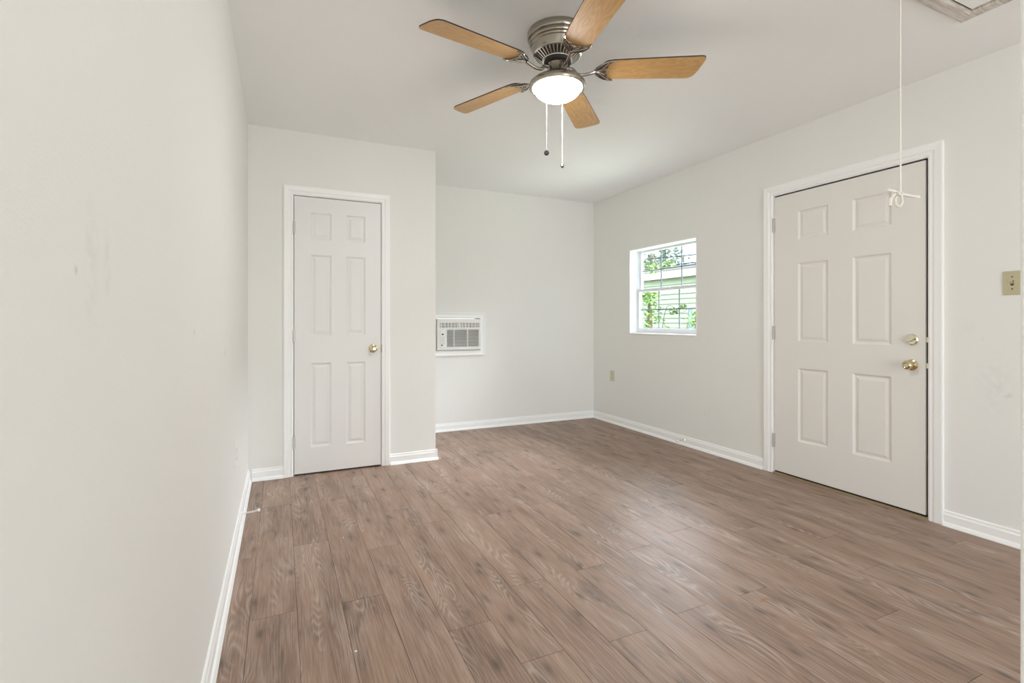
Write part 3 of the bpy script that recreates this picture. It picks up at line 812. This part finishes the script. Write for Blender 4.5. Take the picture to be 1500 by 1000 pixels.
def chain(px, z1, label, m_bead, m_fob, kind, br):
    # pull chains hang from the fitter rim on the side facing the room
    yc_ = 0
    b = B(); x, y = px
    b.tube([(x, y, H - .256), (x, y, z1)], br * .55, n=6)
    n = int((H - .246 - z1) / .008)
    for i in range(n):
        z = H - .246 - (i + .5) * .008
        b.lathe([(.0001, -br), (br * .76, -br * .6), (br, 0), (br * .76, br * .6), (.0001, br)], (x, y, z), n=6, cap=False)
    ch = b.build('pull_chain', m_bead, fan, smooth=True); ch['label'] = label
    if kind == 'disc':
        b = B(); a = -YAW
        cc = Vector((x, y, z1 - .010)); dv = Vector((math.sin(YAW), math.cos(YAW), 0))
        b.tube([cc - dv * .005, cc - dv * .0035, cc + dv * .0035, cc + dv * .005], [.0105, .0125, .0125, .0105], n=20)
        b.build('fob', m_fob, ch, smooth=True)
    else:
        b = B(); b.lathe([(.0001, 0), (.003, -.001), (.0035, -.004), (.0075, -.009), (.0095, -.015), (.0075, -.021), (.004, -.025), (.0001, -.026)], (x, y, z1), n=16, cap=False)
        b.build('fob', m_fob, ch, smooth=True)
    return ch
rt = Vector((math.cos(YAW), -math.sin(YAW), 0)); bk = Vector((math.sin(YAW), math.cos(YAW), 0))
pa = Vector((FX, FY, 0)) + rt * -.043 + bk * .122; pb = Vector((FX, FY, 0)) + rt * .036 + bk * .124
chain((pa.x, pa.y), 1.965, 'fine silver chain with a dark round fob', mat('dull_grey_chain', (.42, .41, .39), .6), mat('dark_bronze_fob', (.012, .012, .012), .85, 0, .1), 'disc', .0011)
chain((pb.x, pb.y), 1.905, 'fine white chain with a small crystal fob', M['white_pl'], M['nickel2'], 'drop', .0017)

# ------------------------------------------------------------------ flecks of white paint left on the boards
for (px, py, sz, lb) in ((.230, 1.748, .005, 'white fleck of dried paint lying on the near left floorboards'), (.292, 2.693, .004, 'tiny white paint fleck on the floorboards in front of the closet')):
    b = B(); b.prism([(px - sz, py, .0002), (px - sz * .2, py - sz * .7, .0002), (px + sz, py - sz * .2, .0002), (px + sz * .6, py + sz * .8, .0002), (px - sz * .5, py + sz * .6, .0002)], (0, 0, .0012))
    tag(b.build('paint_fleck', M['trim']), lb, 'paint fleck')

# ------------------------------------------------------------------ outside the window
def ground_mat():
    m = mat('lawn', (.10, .17, .05), .9); t = NT(m); g = t.n('ShaderNodeNewGeometry')
    n = t.n('ShaderNodeTexNoise', i_Scale=9.0, i_Detail=6.0); t.l(g.outputs['Position'], n.inputs['Vector'])
    t.l(t.ramp(n.outputs[0], [(.3, (.06, .11, .03, 1)), (.7, (.20, .28, .09, 1))]), t.b.inputs['Base Color']); return m
tag(B().box(XR + RW + .001, 40, -15, 40, -.45, -.35).build('ground', ground_mat()), kind='structure')

HX = 8.2
house = thing('neighbour_shed', 'pale green lap-sided shed with cream fascia seen through the window', 'shed', (HX + 1.5, 9, -.35))
sid = mat('pale_green_lap_siding', (.50, .58, .42), .7)
b = B()
z = -.35
while z < 2.05:                                                   # overlapping boards
    b.prism([(HX, 4.5, z), (HX - .040, 4.5, z), (HX - .004, 4.5, z + .115), (HX, 4.5, z + .115)], (0, 9.5, 0)); z += .110
b.box(HX, HX + 3, 4.5, 14, -.35, 2.20)
b.build('siding_wall', sid, house)
B().box(HX - .16, HX - .12, 4.3, 14.2, 2.10, 2.27).build('fascia', mat('cream_fascia_paint', (.85, .80, .68), .6), house)
b = B(); b.prism([(HX - .18, 4.3, 2.272), (HX - .18, 4.3, 2.30), (HX + 2.2, 4.3, 2.72), (HX + 3.4, 4.3, 2.45), (HX + 3.4, 4.3, 2.272)], (0, 9.9, 0)); b.build('roof', mat('light_grey_roof_shingles', (.44, .40, .39), .85), house)

leaf_l = mat('bright_green_leaves', (.15, .26, .05), .6); leaf_d = mat('dark_green_leaves', (.09, .17, .05), .6); leaf_s = mat('silvery_green_leaves', (.42, .50, .36), .5)
bark = mat('brown_bark', (.14, .10, .07), .9)
def leaf_cloud(name, parent, m, centres, n, size, seed):
    rg = random.Random(seed); b = B()
    for i in range(n):
        c = rg.choice(centres); a, e_, rr = rg.uniform(0, 2 * PI), math.asin(rg.uniform(-1, 1)), rg.random() ** .4
        p = Vector((c[0] + c[3] * rr * math.cos(a) * math.cos(e_), c[1] + c[3] * rr * math.sin(a) * math.cos(e_), c[2] + c[4] * rr * math.sin(e_)))
        d = Vector((rg.uniform(-1, 1), rg.uniform(-1, 1), rg.uniform(-.6, .6))).normalized(); u = d.orthogonal().normalized()
        u = (Matrix.Rotation(rg.uniform(0, 6), 3, d) @ u); s = size * rg.uniform(.6, 1.3)
        fold = d.cross(u) * s * .10
        v = [b.v(q) for q in (p, p + d * s * .45 + u * s * .26 + fold, p + d * s, p + d * s * .45 - u * s * .26 + fold, p + d * s * .5)]
        b.face([v[0], v[1], v[4]]); b.face([v[1], v[2], v[4]]); b.face([v[2], v[3], v[4]]); b.face([v[3], v[0], v[4]])
    return b.build(name, m, parent)
def branches(name, parent, m, lines, r):
    b = B()
    for pts in lines:
        s = smooth(pts, 4); n = len(s); b.tube(s, [r * (1 - .7 * i / n) for i in range(n)], n=7)
    return b.build(name, m, parent, smooth=True)

t1 = thing('leafy_tree', 'vine-covered tree trunk at the left side of the window view', 'tree', (5.6, 6.62, -.35))
branches('trunk', t1, bark, [[(5.6, 6.62, -.36), (5.62, 6.64, .7), (5.6, 6.60, 1.15), (5.62, 6.63, 1.42)]], .075)
leaf_cloud('foliage', t1, leaf_l, [(5.55, 6.60, .4, .16, .3), (5.55, 6.58, .9, .16, .35), (5.55, 6.55, 1.35, .14, .3), (5.5, 6.52, 1.55, .14, .08)], 420, .075, 3)
t2 = thing('shrub', 'bright green shrub in front of the pale siding at the window view right', 'shrub', (6.4, 6.32, -.35))
branches('stem', t2, bark, [[(6.4, 6.42, -.36), (6.4, 6.44, .5), (6.42, 6.40, 1.2)], [(6.4, 6.42, .3), (6.36, 6.55, .8), (6.35, 6.52, 1.1)]], .016)
leaf_cloud('foliage', t2, leaf_l, [(6.4, 6.40, .7, .16, .25), (6.4, 6.38, 1.15, .2, .13)], 170, .075, 5)
t3 = thing('vine', 'thin vine trailing across the pale siding in the middle window view', 'vine', (7.6, 8.2, -.35))
branches('stem', t3, bark, [[(7.7, 8.9, -.36), (7.72, 8.7, .9), (7.7, 8.5, 1.45), (7.7, 8.1, 1.30), (7.7, 7.9, 1.38)], [(7.7, 8.6, -.36), (7.7, 8.4, .75), (7.7, 7.9, .70)]], .010)
leaf_cloud('foliage', t3, leaf_l, [(7.65, 8.62, 1.35, .10, .10), (7.65, 8.72, 1.15, .08, .08), (7.65, 8.25, 1.32, .12, .06), (7.65, 8.0, 1.42, .10, .07), (7.65, 8.3, .74, .22, .06), (7.65, 8.5, .95, .08, .08)], 90, .10, 8)
tag(B().lathe([(.035, -.36), (.035, 1.36), (.0001, 1.37)], (6.9, 7.02, 0), n=14).build('green_post', mat('faded_green_paint', (.18, .27, .24), .6), smooth=True), 'slim faded green post in front of the pale siding', 'post')
t4 = thing('tall_tree', 'tall pale-leaved tree standing behind the shed roof', 'tree', (14, 15.5, -.35))
branches('trunk', t4, bark, [[(14, 15.5, -.36), (14.1, 15.4, 1.5), (13.9, 15.5, 3.2), (14, 15.6, 5)], [(14, 15.5, 2.4), (14, 16.2, 3.2), (14, 16.6, 3.9)]], .13)
leaf_cloud('foliage', t4, leaf_s, [(14, 15.4, 2.9, .7, .4), (14, 15.8, 3.5, 1.1, .7), (14, 16.6, 3.2, .8, .6), (14, 15.4, 4.6, 1.2, .8)], 900, .26, 11)
t5 = thing('young_tree', 'tree whose yellow-green twigs hang into the top of the window view', 'tree', (5.7, 7.9, -.35))
branches('trunk', t5, bark, [[(5.7, 7.9, -.36), (5.72, 7.88, 1.2), (5.68, 7.8, 2.6)]], .05)
branches('twig', t5, bark, [[(5.68, 7.8, 2.45), (5.64, 7.3, 2.75), (5.6, 6.9, 2.75)], [(5.6, 6.9, 2.75), (5.5, 6.5, 2.3), (5.45, 6.25, 2.02), (5.4, 6.1, 1.98)], [(5.6, 6.9, 2.75), (5.5, 6.1, 2.3), (5.4, 5.8, 2.02)]], .012)
leaf_cloud('foliage', t5, leaf_l, [(5.45, 6.45, 2.00, .09, .09), (5.45, 6.28, 1.98, .08, .1), (5.4, 5.95, 2.00, .08, .1)], 75, .075, 21)
for (ya, yb, za, zb, lb) in ((11.9, 1.6, 2.74, 2.51, 'upper of two black overhead cables crossing the window view'), (11.9, 1.6, 2.55, 2.38, 'lower of two black overhead cables crossing the window view')):
    pts = [(7.8, ya + (yb - ya) * i / 20, za + (zb - za) * i / 20 - .16 * math.sin(PI * i / 20)) for i in range(21)]
    tag(B().tube(pts, .012, n=6).build('overhead_cable', mat('cable_black', (.04, .04, .05), .6)), lb, 'cable')
